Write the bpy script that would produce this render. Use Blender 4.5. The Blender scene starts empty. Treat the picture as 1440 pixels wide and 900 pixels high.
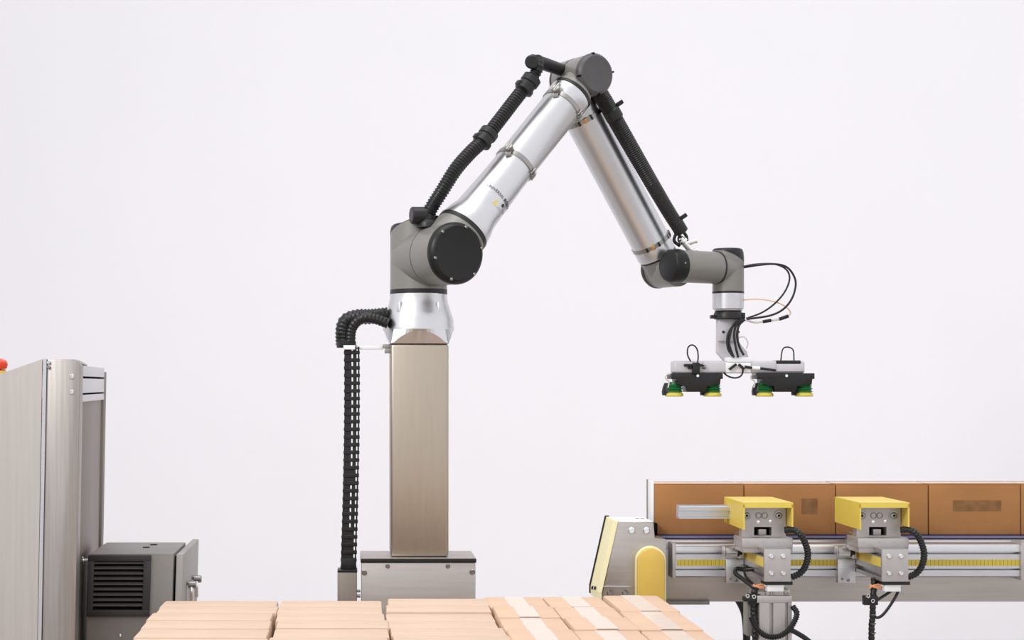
import bpy, bmesh, math, random
from mathutils import Vector, Matrix
C = bpy.context.scene.collection
R = random.Random(7)
PI = math.pi

# ------------------------------------------------------------------ camera, world, lamps, exposure
F, PX, PY, HC = 2400.0, 500.0, 540.0, 1.05          # focal length in pixels, principal point, eye height
cam_d = bpy.data.cameras.new('camera'); cam = bpy.data.objects.new('camera', cam_d); C.objects.link(cam)
cam.location = (0, 0, HC); cam.rotation_euler = (PI/2, 0, 0)
cam_d.sensor_width = 36; cam_d.lens = F/1440*36
cam_d.shift_x = (720-PX)/1440; cam_d.shift_y = (PY-450)/1440
cam_d.clip_start = 0.05; cam_d.clip_end = 60
bpy.context.scene.camera = cam

w = bpy.data.worlds.new('studio_world'); bpy.context.scene.world = w; w.use_nodes = True
bg = w.node_tree.nodes['Background']
bg.inputs[0].default_value = (0.968, 0.968, 1.0, 1); bg.inputs[1].default_value = 1.07

def area(name, loc, target, sx, sy, power, color=(1, 1, 1), spread=180):
    d = bpy.data.lights.new(name, 'AREA'); d.shape = 'RECTANGLE'; d.size = sx; d.size_y = sy
    d.energy = power; d.color = color; d.spread = math.radians(spread)
    o = bpy.data.objects.new(name, d); C.objects.link(o); o.location = loc
    o.rotation_euler = (Vector(target)-Vector(loc)).to_track_quat('-Z', 'Y').to_euler()
    return o
area('overhead_softbox', (0.4, 3.9, 4.6), (0.4, 3.95, 0), 2.6, 1.6, 12, (1, 0.98, 0.96), 80)
area('side_softbox', (-2.6, 1.6, 3.6), (0.5, 4.6, 1.2), 0.7, 1.8, 18, (1, 1, 1), 70)

vs = bpy.context.scene.view_settings
vs.view_transform = 'Standard'; vs.look = 'None'; vs.exposure = 0.0; vs.gamma = 1.0; vs.use_curve_mapping = False

# ------------------------------------------------------------------ materials
def s2l(c):
    return tuple(((v/255)/12.92 if v/255 <= 0.04045 else ((v/255+0.055)/1.055)**2.4) for v in c)
def mat(name, rgb, rough=0.5, metal=0.0, var=0.06, scale=30.0, stretch=None, bump=0.0, spec=0.5, coat=0.0, bscale=None):
    m = bpy.data.materials.new(name); m.use_nodes = True
    nt = m.node_tree; b = nt.nodes['Principled BSDF']
    b.inputs['Metallic'].default_value = metal; b.inputs['Roughness'].default_value = rough
    b.inputs['Specular IOR Level'].default_value = spec
    b.inputs['Coat Weight'].default_value = coat
    tc = nt.nodes.new('ShaderNodeTexCoord'); mp = nt.nodes.new('ShaderNodeMapping')
    nt.links.new(tc.outputs['Object'], mp.inputs['Vector'])
    mp.inputs['Scale'].default_value = stretch or (1, 1, 1)
    n = nt.nodes.new('ShaderNodeTexNoise'); n.inputs['Scale'].default_value = scale; n.inputs['Detail'].default_value = 4
    nt.links.new(mp.outputs['Vector'], n.inputs['Vector'])
    r = nt.nodes.new('ShaderNodeValToRGB'); c = s2l(rgb)
    r.color_ramp.elements[0].position = 0.3; r.color_ramp.elements[1].position = 0.7
    r.color_ramp.elements[0].color = tuple(v*(1-var) for v in c)+(1,)
    r.color_ramp.elements[1].color = tuple(min(1, v*(1+var)) for v in c)+(1,)
    nt.links.new(n.outputs['Fac'], r.inputs['Fac']); nt.links.new(r.outputs['Color'], b.inputs['Base Color'])
    if bump:
        bp = nt.nodes.new('ShaderNodeBump'); bp.inputs['Strength'].default_value = bump; bp.inputs['Distance'].default_value = 0.002
        src = n
        if bscale:
            src = nt.nodes.new('ShaderNodeTexNoise'); src.inputs['Scale'].default_value = bscale; src.inputs['Detail'].default_value = 3
            nt.links.new(mp.outputs['Vector'], src.inputs['Vector'])
        nt.links.new(src.outputs['Fac'], bp.inputs['Height']); nt.links.new(bp.outputs['Normal'], b.inputs['Normal'])
    return m
M = {}
M['wall'] = mat('white_studio_wall', (252, 250, 253), 0.95, var=0.004, scale=3, spec=0.0)
M['floor'] = mat('pale_studio_floor', (196, 192, 188), 0.75, var=0.03, scale=6, spec=0.2)
M['alu'] = mat('polished_aluminium', (212, 212, 214), 0.34, 1.0, var=0.02, scale=20)
M['alu_satin'] = mat('satin_aluminium', (206, 205, 207), 0.36, 1.0, var=0.03, scale=40, stretch=(1, 6, 6))
M['steel'] = mat('brushed_stainless', (184, 173, 158), 0.40, 1.0, var=0.03, scale=12, stretch=(8, 8, 0.5), bump=0.03)
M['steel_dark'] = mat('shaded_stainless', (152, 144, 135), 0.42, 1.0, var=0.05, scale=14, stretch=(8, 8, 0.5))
M['steel_h'] = mat('stainless_across', (186, 180, 175), 0.40, 1.0, var=0.06, scale=10, stretch=(0.6, 6, 8))
M['plate'] = mat('grey_machined_plate', (186, 181, 179), 0.45, 0.6, var=0.04, scale=25)
M['chrome'] = mat('bright_steel', (240, 240, 240), 0.14, 1.0, var=0.02)
M['grey'] = mat('grey_joint_paint', (128, 126, 121), 0.38, 0.25, var=0.03, scale=18, spec=0.5)
M['black'] = mat('black_plastic', (24, 23, 23), 0.42, var=0.08, scale=40, spec=0.45)
M['cap'] = mat('black_cap_plastic', (21, 20, 21), 0.40, var=0.05, scale=40, spec=0.32)
M['rubber'] = mat('black_rubber', (21, 20, 21), 0.36, var=0.1, scale=60, spec=0.45)
M['hole'] = mat('dark_recess', (12, 11, 11), 0.8, var=0.05, spec=0.1)
M['white'] = mat('white_plastic', (238, 238, 238), 0.45, var=0.02)
M['kraft'] = mat('top_lit_kraft_card', (209, 184, 163), 0.85, var=0.05, scale=9, stretch=(1, 3, 3), bump=0.10, spec=0.1, bscale=60)  # belt carton card made paler, the glare from above put into its colour
M['kraft2'] = mat('top_lit_kraft_card_warm', (211, 181, 156), 0.85, var=0.06, scale=7, bump=0.10, spec=0.1, bscale=50)  # warmer copy, same glare from above in the colour
M['carton'] = mat('brown_corrugated_card', (166, 118, 75), 0.85, var=0.10, scale=5, stretch=(1, 1, 2.2), bump=0.25, spec=0.1, bscale=9)
M['tape'] = mat('clear_packing_tape', (220, 203, 189), 0.30, var=0.05, scale=18, bump=0.06, spec=0.35)
M['ink'] = mat('faded_print', (132, 96, 64), 0.85, var=0.18, scale=45, spec=0.1)
M['yellow'] = mat('yellow_paint', (218, 182, 84), 0.42, var=0.03, scale=20)
M['yellow_bright'] = mat('yellow_guard_paint', (222, 196, 84), 0.42, var=0.03, scale=20)
M['yellow_pale'] = mat('pale_yellow_guard', (240, 230, 182), 0.5, var=0.03, scale=20)
M['belt'] = mat('navy_belt', (50, 48, 86), 0.5, var=0.08, scale=40)
M['belt_edge'] = mat('belt_edge', (138, 134, 160), 0.5, var=0.05)
M['gbox'] = mat('grey_box_paint', (136, 132, 128), 0.5, var=0.03, scale=60, bump=0.04)
M['gdoor'] = mat('grey_door_paint', (158, 154, 150), 0.5, var=0.03, scale=60)
M['louver'] = mat('charcoal_louver', (50, 47, 48), 0.5, var=0.04)
M['slat'] = mat('charcoal_slat', (88, 84, 84), 0.45, var=0.04)
M['red'] = mat('red_button', (226, 62, 30), 0.35, var=0.03)
M['estop'] = mat('yellow_button_base', (238, 200, 90), 0.4, var=0.03)
M['green'] = mat('green_silicone', (26, 104, 52), 0.38, var=0.1, scale=60)
M['lip'] = mat('yellow_silicone', (206, 188, 74), 0.45, var=0.06, scale=60)
M['orange'] = mat('orange_cable', (224, 150, 106), 0.45, var=0.04)
M['clear'] = mat('pale_tube', (214, 210, 204), 0.3, var=0.04)
M['wood'] = mat('pallet_wood', (196, 164, 122), 0.8, var=0.14, scale=8, stretch=(1, 9, 9), bump=0.15)
M['warn'] = mat('warning_yellow', (226, 206, 96), 0.5, var=0.02)
M['print'] = mat('black_print', (58, 56, 58), 0.6, var=0.02)
M['strap'] = mat('steel_strap', (158, 156, 152), 0.3, 1.0, var=0.05)
M['brass'] = mat('brass_tone', (196, 160, 112), 0.35, 0.9, var=0.05)
# ruler tape with printed ticks
def ruler_mat():
    m = mat('yellow_ruler', (196, 174, 62), 0.45, var=0.03, scale=30); nt = m.node_tree; b = nt.nodes['Principled BSDF']
    base = b.inputs['Base Color'].links[0].from_socket
    tc = nt.nodes.new('ShaderNodeTexCoord'); sp = nt.nodes.new('ShaderNodeSeparateXYZ'); nt.links.new(tc.outputs['Object'], sp.inputs[0])
    mu = nt.nodes.new('ShaderNodeMath'); mu.operation = 'MULTIPLY'; mu.inputs[1].default_value = 100.0; nt.links.new(sp.outputs['X'], mu.inputs[0])
    fr = nt.nodes.new('ShaderNodeMath'); fr.operation = 'FRACT'; nt.links.new(mu.outputs[0], fr.inputs[0])
    lt = nt.nodes.new('ShaderNodeMath'); lt.operation = 'LESS_THAN'; lt.inputs[1].default_value = 0.16; nt.links.new(fr.outputs[0], lt.inputs[0])
    mx = nt.nodes.new('ShaderNodeMix'); mx.data_type = 'RGBA'
    nt.links.new(lt.outputs[0], mx.inputs[0]); nt.links.new(base, mx.inputs[6]); mx.inputs[7].default_value = s2l((150, 130, 50))+(1,)
    nt.links.new(mx.outputs[2], b.inputs['Base Color'])
    return m
M['ruler'] = ruler_mat()
M['cap_lighter'] = mat('lighter_cap_plastic', (72, 70, 71), 0.42, var=0.05, scale=40, spec=0.5)  # lighter copy of the cap plastic, on the elbow cap only
M['steel_cab'] = mat('cabinet_stainless', (200, 193, 187), 0.46, 1.0, var=0.04, scale=10, stretch=(8, 8, 0.4))
M['orange_pale'] = mat('pale_orange_cable', (226, 186, 156), 0.45, var=0.04)
M['steel_post'] = mat('grained_stainless_post', (168, 162, 157), 0.44, 1.0, var=0.09, scale=16, stretch=(10, 10, 0.35))
M['steel_sheet'] = mat('shaded_stainless_sheet', (134, 126, 118), 0.48, 1.0, var=0.05, scale=12, stretch=(8, 8, 0.5))  # cabinet stainless with the shade of its recessed side put into the colour
M['bar'] = mat('pale_grey_bar', (198, 196, 200), 0.45, 0.15, var=0.03, scale=25)

# ------------------------------------------------------------------ geometry helpers
def P(px, py, Y):
    """world point at depth Y that the photograph shows at pixel (px, py)"""
    return Vector(((px-PX)*Y/F, Y, HC-(py-PY)*Y/F))
def XX(px, Y): return (px-PX)*Y/F
def ZZ(py, Y): return HC-(py-PY)*Y/F
def basis(axis, ref=None):
    z = Vector(axis).normalized()
    x = Vector(ref) if ref is not None else (Vector((0, 0, 1)) if abs(z.z) < 0.9 else Vector((1, 0, 0)))
    x = (x-z*x.dot(z)).normalized(); y = z.cross(x)
    return x, y, z
def catmull(pts, n=8):
    pts = [Vector(p) for p in pts]
    if len(pts) == 2: return [pts[0].lerp(pts[1], i/n) for i in range(n+1)]
    q = [2*pts[0]-pts[1]]+pts+[2*pts[-1]-pts[-2]]; out = []
    for i in range(1, len(q)-2):
        a, b, c, d = q[i-1:i+3]
        for k in range(n):
            t = k/n
            out.append(0.5*((2*b)+(c-a)*t+(2*a-5*b+4*c-d)*t*t+(3*b-a-3*c+d)*t**3))
    out.append(pts[-1]); return out
def resample(pts, step):
    L = [0]
    for a, b in zip(pts, pts[1:]): L.append(L[-1]+(b-a).length)
    n = max(2, round(L[-1]/step)); out = []; j = 0
    for i in range(n+1):
        s = L[-1]*i/n
        while j < len(pts)-2 and L[j+1] < s: j += 1
        d = L[j+1]-L[j]
        out.append(pts[j].lerp(pts[j+1], (s-L[j])/d if d > 1e-9 else 0))
    return out
class MB:
    def __init__(s): s.v = []; s.f = []
    def add(s, verts, faces):
        o = len(s.v); s.v += [Vector(p) for p in verts]; s.f += [tuple(i+o for i in f) for f in faces]; return s
    def box(s, lo, hi, bev=0.0, mtx=None, seg=2):
        lo, hi = Vector(lo), Vector(hi)
        lo, hi = Vector(map(min, lo, hi)), Vector(map(max, lo, hi))
        bm = bmesh.new(); bmesh.ops.create_cube(bm, size=1.0); c = (lo+hi)/2; d = hi-lo
        for v in bm.verts: v.co = Vector((v.co.x*d.x, v.co.y*d.y, v.co.z*d.z))+c
        if bev: bmesh.ops.bevel(bm, geom=bm.edges[:], offset=min(bev, min(d)*0.49), segments=seg, profile=0.5, affect='EDGES')
        if mtx: bmesh.ops.transform(bm, matrix=mtx, verts=bm.verts)
        bm.verts.index_update()
        s.add([v.co.copy() for v in bm.verts], [[v.index for v in f.verts] for f in bm.faces]); bm.free(); return s
    def obox(s, c, x, y, z, d, bev=0.0):
        """box centred at c with unit axes x, y, z and size d"""
        m = Matrix((x, y, z)).transposed().to_4x4(); m.translation = c
        return s.box((-d[0]/2, -d[1]/2, -d[2]/2), (d[0]/2, d[1]/2, d[2]/2), bev, m)
    def lathe(s, o, axis, prof, seg=40, ref=None, closed=False):
        """surface of revolution: prof = [(radius, height along axis)]"""
        x, y, z = basis(axis, ref); o = Vector(o); vs, fs = [], []; n = len(prof)
        for r, h in prof:
            for k in range(seg):
                a = 2*PI*k/seg; vs.append(o+z*h+(x*math.cos(a)+y*math.sin(a))*max(r, 1e-5))
        for i in range(n if closed else n-1):
            for k in range(seg):
                j = (i+1) % n; k2 = (k+1) % seg
                fs.append((i*seg+k, i*seg+k2, j*seg+k2, j*seg+k))
        if not closed:
            fs.append(tuple(range(seg))); fs.append(tuple((n-1)*seg+k for k in range(seg)))
        return s.add(vs, fs)
    def cyl(s, a, b, r, r2=None, seg=24, bev=0.0):
        a, b = Vector(a), Vector(b); h = (b-a).length; r2 = r if r2 is None else r2
        p = [(r, 0), (r2, h)] if not bev else [(r-bev, 0), (r, bev), (r2, h-bev), (r2-bev, h)]
        return s.lathe(a, b-a, p, seg)
    def ring(s, o, axis, r, wd, t, seg=40):
        """flat band of radius r, width wd along the axis, thickness t"""
        return s.lathe(o, axis, [(r-t, -wd/2), (r, -wd/2), (r, wd/2), (r-t, wd/2)], seg, closed=True)
    def tube(s, pts, r, seg=12, step=None, ref=None, smooth=8):
        pts = catmull(pts, smooth)
        if step: pts = resample(pts, step)
        n = len(pts); vs, fs = [], []; t0 = (pts[1]-pts[0]).normalized(); x, y, z = basis(t0, ref)
        for i, p in enumerate(pts):
            t = (pts[min(i+1, n-1)]-pts[max(i-1, 0)]).normalized()
            x = (x-t*x.dot(t)).normalized(); y = t.cross(x)
            rr = r(i, n) if callable(r) else r
            for k in range(seg):
                a = 2*PI*k/seg; vs.append(p+(x*math.cos(a)+y*math.sin(a))*rr)
        for i in range(n-1):
            for k in range(seg):
                k2 = (k+1) % seg; fs.append((i*seg+k, i*seg+k2, (i+1)*seg+k2, (i+1)*seg+k))
        fs.append(tuple(range(seg))); fs.append(tuple((n-1)*seg+k for k in range(seg)))
        return s.add(vs, fs)
    def ribbed(s, pts, r, pitch, depth=0.14, seg=14, rf=None):
        """corrugated hose: ribs of the given pitch"""
        def rad(i, n):
            k = (1.0, 1.0, 1-depth, 1-depth)[i % 4]
            return r*k*(rf(i/(n-1)) if rf else 1.0)
        return s.tube(pts, rad, seg, step=pitch/4)
    def prism(s, poly, d):
        """polygon (list of points) extruded by vector d"""
        n = len(poly); poly = [Vector(p) for p in poly]; d = Vector(d)
        return s.add(poly+[p+d for p in poly], [tuple(range(n)), tuple(range(2*n-1, n-1, -1))]+[(i, (i+1) % n, (i+1) % n+n, i+n) for i in range(n)])
    def build(s, name, m, parent=None, sharp=38, bev=0.0):
        org = Vector((0, 0, 0)); q = parent
        while q is not None: org += q.location; q = q.parent
        me = bpy.data.meshes.new(name); bm = bmesh.new()
        vs = [bm.verts.new(p-org) for p in s.v]
        for f in s.f:
            try: bm.faces.new([vs[i] for i in f])
            except ValueError: pass
        bmesh.ops.recalc_face_normals(bm, faces=bm.faces[:])
        if bev:
            es = [e for e in bm.edges if len(e.link_faces) == 2 and e.calc_face_angle(0) > 0.5]
            bmesh.ops.bevel(bm, geom=es, offset=bev, segments=2, profile=0.5, affect='EDGES')
        for f in bm.faces: f.smooth = True
        for e in bm.edges:
            if len(e.link_faces) == 2 and e.calc_face_angle(0) > math.radians(sharp): e.smooth = False
        bm.to_mesh(me); bm.free(); me.materials.append(m)
        o = bpy.data.objects.new(name, me); C.objects.link(o)
        if parent is not None: o.parent = parent
        return o
def thing(name, loc, label, cat, group=None):
    o = bpy.data.objects.new(name, None); C.objects.link(o); o.location = loc; o.empty_display_size = 0.05
    return tag(o, label, cat, group)
def tag(o, label, cat, group=None):
    o['label'] = label; o['category'] = cat
    if group: o['group'] = group
    return o
def lone(mb, name, m, label, cat, group=None, **k):
    return tag(mb.build(name, m, None, **k), label, cat, group)
def copy_tree(o, parent=None):
    c = o.copy(); C.objects.link(c)
    if parent is not None: c.parent = parent
    for ch in list(o.children): copy_tree(ch, c)
    return c
def screw(name, c, axis, r, h, parent, m=None, hole=True):
    """socket-head screw: rounded head with a recessed dark socket"""
    a = Vector(axis).normalized()
    mb = MB().lathe(c, a, [(r, -h*0.3), (r, h*0.55), (r*0.75, h), (r*0.45, h), (r*0.42, h*0.5)], 14)
    return mb.build(name, m or M['chrome'], parent)

# ------------------------------------------------------------------ the setting
def struct(o): o['kind'] = 'structure'; return o
YW = 7.0
struct(MB().box((-6, YW, -0.1), (8, YW+0.1, 6.0)).build('wall_back', M['wall']))
struct(MB().box((-6, -2.5, -0.1), (8, YW, 0)).build('floor', M['floor']))

# ------------------------------------------------------------------ robot pedestal
BX, BY = 0.1735, 4.69
Zp = ZZ(785, 4.58)
ped = thing('robot_pedestal', (BX, BY, 0), 'square brushed stainless column on a wide steel base box, carrying the robot arm', 'pedestal')
bx = XX(588.5, 4.58); hw = 81.5*4.58/F
MB().box((bx-hw+0.002, 4.583, 0), (bx+hw-0.002, 4.78, Zp-0.012), 0.003).build('base_box', M['steel_h'], ped)
pl = MB().box((bx-hw, 4.58, Zp-0.012), (bx+hw, 4.782, Zp-0.002), 0.001).build('base_plate', M['black'], ped)
MB().box((bx-hw+0.001, 4.582, Zp-0.002), (bx+hw-0.001, 4.781, Zp), 0.0006).build('plate_top', M['steel_h'], pl)
ch = 41*4.61/F; cx = XX(590, 4.61)
MB().box((cx-ch, 4.61, Zp), (cx+ch, 4.61+2*ch, ZZ(483, 4.61)), 0.009, seg=3).build('column', M['steel'], ped)
for px, py, r in ((545, 796, 3.2), (630, 796, 3.2), (512, 805, 4), (664.5, 804, 4)):
    screw('screw', P(px, py, 4.583), (0, -1, 0), r*4.58/F, 0.004, ped, M['strap'])
cb = MB().box(P(484, 485.5, 4.64), P(539, 491.5, 4.655), 0.002).build('cable_bracket', M['white'], ped)
MB().box(P(538, 484, 4.63), P(549, 490, 4.66), 0.001).box(P(541, 490, 4.63), P(549, 497, 4.66), 0.001).build('bracket_clip', M['strap'], cb)
MB().box(P(484, 485.5, 4.60), P(499.5, 491.5, 4.604), 0.001).box(P(483, 485.5, 4.60), P(485, 491.5, 4.645), 0.0005).box(P(498, 485.5, 4.60), P(499.5, 491.5, 4.645), 0.0005).build('cable_tie', M['white'], cb)

# ------------------------------------------------------------------ robot arm
A = math.radians(28)
n = Vector((math.sin(A), -math.cos(A), 0)); e = Vector((math.cos(A), math.sin(A), 0)); k = Vector((0, 0, 1))
rob = thing('articulated_robot', (BX, BY, ZZ(483, 4.61)), 'six-axis collaborative robot arm with polished aluminium tubes and grey joints', 'robot arm')
S = BY/F
def adapter():
    mb = MB(); h = 0.0787; r = 50*S; z0 = ZZ(483, 4.61); z1 = ZZ(464, BY); H = z1-z0; N = 16
    vs, fs, flat = [], [], []
    o = Vector((cx, 4.61+h, 0))
    for q in range(4):
        ca, sa = math.cos(q*PI/2), math.sin(q*PI/2)
        def rot(x, y, z): return o+Vector((x*ca-y*sa, x*sa+y*ca, z))
        base = len(vs)
        for i in range(N+1):
            t = -1+2*i/N; u = max(0.0, 1-abs(t/0.93)**2.3)
            hz = H*0.86*u; yy = h+(r-h)*0.9*(hz/H)
            vs += [rot(h*t, -h, z0), rot(h*0.985*t, -yy, z0+hz+(0.0004 if u == 0 else 0)), rot(r*math.sin(t*PI/4), -r*math.cos(t*PI/4), z1)]
        for i in range(N):
            a = base+3*i; b = a+3
            fs += [(a, b, b+1, a+1), (a+1, b+1, b+2, a+2)]
    mb.add(vs, fs)
    return mb
def flange():
    mb = MB(); h = 0.0787; r = 50*S; z1 = ZZ(464, BY)
    mb.lathe((cx, 4.61+h, 0), (0, 0, 1), [(r, z1), (r, ZZ(460, BY)), (49.2*S, ZZ(458, BY)), (49.2*S, ZZ(450, BY)), (46*S, ZZ(440, BY)), (42*S, ZZ(428, BY)), (40.2*S, ZZ(420, BY)), (40*S, ZZ(414, BY))], 64)
    for a in (-2.25, -0.88, 0.75, 2.4):
        d = Vector((math.cos(a), math.sin(a), 0)); c = Vector((cx, 4.61+h, 0))+d*43.5*S
        mb.obox(c+Vector((0, 0, ZZ(436, BY))), Vector((-d.y, d.x, 0)), d, k, (0.012, 0.010, 0.040), 0.003)
    return mb
flange().build('base_flange', M['alu'], rob, sharp=30)
adapter().build('base_adapter', M['alu'], rob, sharp=9)
def oblique(o, r, z0, zl, zr, ztop, dirv, seg=48):
    """upright cylinder whose top is cut obliquely: zl on the far side from dirv, zr on the near side; returns body and cap"""
    o = Vector(o); body, cap = MB(), MB(); vb, vc = [], []
    prof = [(1.0, 0.0), (1.0, 0.35), (0.97, 0.7), (0.9, 0.92), (0.75, 1.0)]
    for i in range(seg):
        a = 2*PI*i/seg; d = Vector((math.cos(a), math.sin(a), 0)); t = (d.dot(dirv)+1)/2
        vb.append((d, zl+(zr-zl)*t))
    v = [o+d*r+k*(z0-o.z) for d, z in vb]+[o+d*r+k*(z-o.z) for d, z in vb]
    f = [(i, (i+1) % seg, (i+1) % seg+seg, i+seg) for i in range(seg)]+[tuple(range(seg)), tuple(range(seg, 2*seg))]
    body.add(v, f)
    v, f = [], []
    for rr, tt in prof:
        v += [o+d*r*rr*1.004+k*(z+(ztop-z)*tt-o.z) for d, z in vb]
    for j in range(len(prof)-1):
        f += [(j*seg+i, j*seg+(i+1) % seg, (j+1)*seg+(i+1) % seg, (j+1)*seg+i) for i in range(seg)]
    f += [tuple(range(seg)), tuple((len(prof)-1)*seg+i for i in range(seg))]
    cap.add(v, f)
    return body, cap
# base joint
O1 = Vector((BX, BY, 1.396)); rb = 40*S; rs = 0.0815
body, cap = oblique((BX, BY, 0), rb, ZZ(408, BY), ZZ(340, BY), ZZ(306, BY), ZZ(311, BY)-0.008, n)
body.lathe(O1, n, [(rs*0.93, -0.02), (rs, 0.0), (rs, 0.092)], 56)
j1 = body.build('joint_housing', M['grey'], rob)
cap.build('housing_cap', M['black'], j1)
MB().ring((BX, BY, ZZ(411, BY)), k, rb+0.0006, 0.0135, 0.01, 56).build('seam_ring', M['black'], j1)
# shoulder joint
sh = MB().lathe(O1, n, [(rs, 0.095), (rs, 0.186)], 56)
# arm directions
def along(b, d, px):
    # where the line b + t d passes the picture column px
    r = (px-PX)/F; return b+d*((r*b.y-b.x)/(d.x-r*d.y))
Sh = O1+n*0.13
El = along(Sh, e, 823); El.z = ZZ(108, El.y)
ua = El-Sh; ua = (ua-n*ua.dot(n)); LU = ua.length; ua.normalize()
us = n.cross(ua).normalized()
if us.z > 0: us = -us
sh.lathe(Sh, ua, [(0.074, 0.0), (0.075, 0.070), (0.0735, 0.086)], 48)
j2 = sh.build('joint_housing', M['grey'], rob)
MB().ring(O1+n*0.0935, n, rs-0.0005, 0.003, 0.012, 56).build('seam_ring', M['black'], j2)
MB().ring(Sh+ua*0.091, ua, 0.0755, 0.011, 0.02, 48).build('end_ring', M['black'], j2)
cp = MB().lathe(O1, n, [(rs+0.001, 0.186), (rs+0.0015, 0.190), (rs+0.001, 0.197), (rs-0.004, 0.206), (rs-0.010, 0.210), (rs-0.012, 0.2095)], 56).build('joint_cap', M['cap'], rob)
for i in range(6):
    a = math.radians(12+60*i); d = e*math.cos(a)+k*math.sin(a)
    screw('screw', O1+n*0.2095+d*(rs-0.0085), n, 0.0042, 0.003, cp, M['strap'])
# upper arm tube
tu = MB().lathe(Sh, ua, [(0.073, 0.096), (0.0735, 0.102), (0.069, 0.128), (0.0625, 0.150), (0.060, 0.20), (0.0565, 0.30), (0.0562, LU-0.110), (0.060, LU-0.104), (0.060, LU-0.078)], 56).build('upper_arm_tube', M['alu'], rob)
def wrap_text(body, size, bold, c, r, th0, ax0, name, m, parent):
    """flat lettering bent round the tube: x runs round it, y along it"""
    cu = bpy.data.curves.new(name, 'FONT'); cu.body = body; cu.size = size; cu.align_x = 'LEFT'; cu.offset = 0.0004 if bold else 0.0
    cu.resolution_u = 3
    tmp = bpy.data.objects.new(name, cu); C.objects.link(tmp); dg = bpy.context.evaluated_depsgraph_get()
    me = bpy.data.meshes.new_from_object(tmp.evaluated_get(dg)); bpy.data.objects.remove(tmp)
    mb = MB(); vs = []; mx = 0
    for v in me.vertices:
        t = th0+v.co.x/r; mx = max(mx, v.co.x)
        vs.append(c+ua*(ax0+v.co.y)+(n*math.cos(t)+us*math.sin(t))*(r+0.0007))
    mb.add(vs, [tuple(p.vertices) for p in me.polygons]); bpy.data.meshes.remove(me)
    mb.build(name, m, parent); return th0+mx/r
RT = 0.0602
t1 = wrap_text('UNIVERSAL', 0.0120, False, Sh, RT, -0.80, 0.214, 'lettering', M['print'], tu)
wrap_text('ROBOTS', 0.0130, True, Sh, RT, t1+0.07, 0.214, 'lettering', M['print'], tu)
def patch(th, ax, w_, h_, name, m, shape='rect'):
    mb = MB(); r = {0.192: 0.0612, 0.204: 0.0606}[ax]
    if shape == 'rect': pts = [(-w_/2, -h_/2), (w_/2, -h_/2), (w_/2, h_/2), (-w_/2, h_/2)]
    elif shape == 'tri': pts = [(-w_/2, -h_/2), (w_/2, -h_/2), (0, h_/2)]
    else: pts = [(w_/2*math.cos(i*PI/8), w_/2*math.sin(i*PI/8)) for i in range(16)]
    q = [Sh+ua*(ax+y)+(n*math.cos(th+x/r)+us*math.sin(th+x/r))*r for x, y in pts]
    mb.prism(q, (n*math.cos(th)+us*math.sin(th))*0.0005); mb.build(name, m, tu)
patch(0.02, 0.192, 0.016, 0.016, 'warning_mark', M['warn'], 'tri')
patch(0.44, 0.204, 0.010, 0.010, 'round_mark', M['print'], 'disc')
wrap_text('CE', 0.0115, False, Sh, 0.0612, 0.66, 0.192, 'lettering', M['print'], tu)
wrap_text('i ! \u2022', 0.010, False, Sh, 0.0618, 0.22, 0.183, 'lettering', M['print'], tu)
wrap_text('\u2022', 0.012, False, Sh, 0.0624, 0.62, 0.172, 'lettering', M['print'], tu)
# elbow joint
re_ = 0.0576
eb = MB().lathe(El, n, [(re_*0.97, -0.088), (re_, -0.082), (re_, 0.036)], 48)
eb.lathe(El, -ua, [(0.047, 0.0), (0.049, 0.048), (0.059, 0.064), (0.059, 0.067)], 48)
Fw = along(El, -n, 795)
Wr = along(Fw, e, 935); Wr.z = ZZ(378, Wr.y); fa = Wr-Fw; fa = fa-n*fa.dot(n); LF = fa.length; fa.normalize(); Wr = Fw+fa*LF
fs_ = n.cross(fa).normalized()
DF = (Fw-El).dot(-n)
eb.lathe(Fw, fa, [(0.015, -0.040), (0.034, -0.030), (0.047, -0.008), (0.053, 0.025), (0.057, 0.060)], 48)
j3 = eb.build('joint_housing', M['grey'], rob)
MB().ring(El-ua*0.072, -ua, 0.0605, 0.010, 0.02, 48).build('end_ring', M['black'], j3)
MB().lathe(El, n, [(re_*0.80, -0.102), (re_*0.95, -0.098), (re_*0.985, -0.086)], 48).build('housing_cap', M['black'], j3)
MB().ring(El-n*0.035, n, re_+0.0006, 0.003, 0.01, 48).build('seam_ring', M['black'], j3)
cp = MB().lathe(El, n, [(re_+0.001, 0.036), (re_+0.0015, 0.039), (re_+0.0005, 0.048), (re_-0.004, 0.055), (re_-0.008, 0.0575), (re_-0.010, 0.0572)], 48).build('joint_cap', M['cap_lighter'], rob)
for i in range(4):
    a = math.radians(10+90*i); d = e*math.cos(a)+k*math.sin(a)
    MB().obox(El+n*0.049+d*(re_-0.0005), d, n.cross(d), n, (0.006, 0.0045, 0.014), 0.001).build('cap_clip', M['hole'], cp)
# forearm
ft = MB().lathe(Fw, fa, [(0.0575, 0.062), (0.0595, 0.066), (0.0595, 0.090), (0.0575, 0.096), (0.0575, LF-0.085), (0.0585, LF-0.080), (0.059, LF-0.057), (0.057, LF-0.051)], 56).build('forearm_tube', M['alu'], rob)
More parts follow.
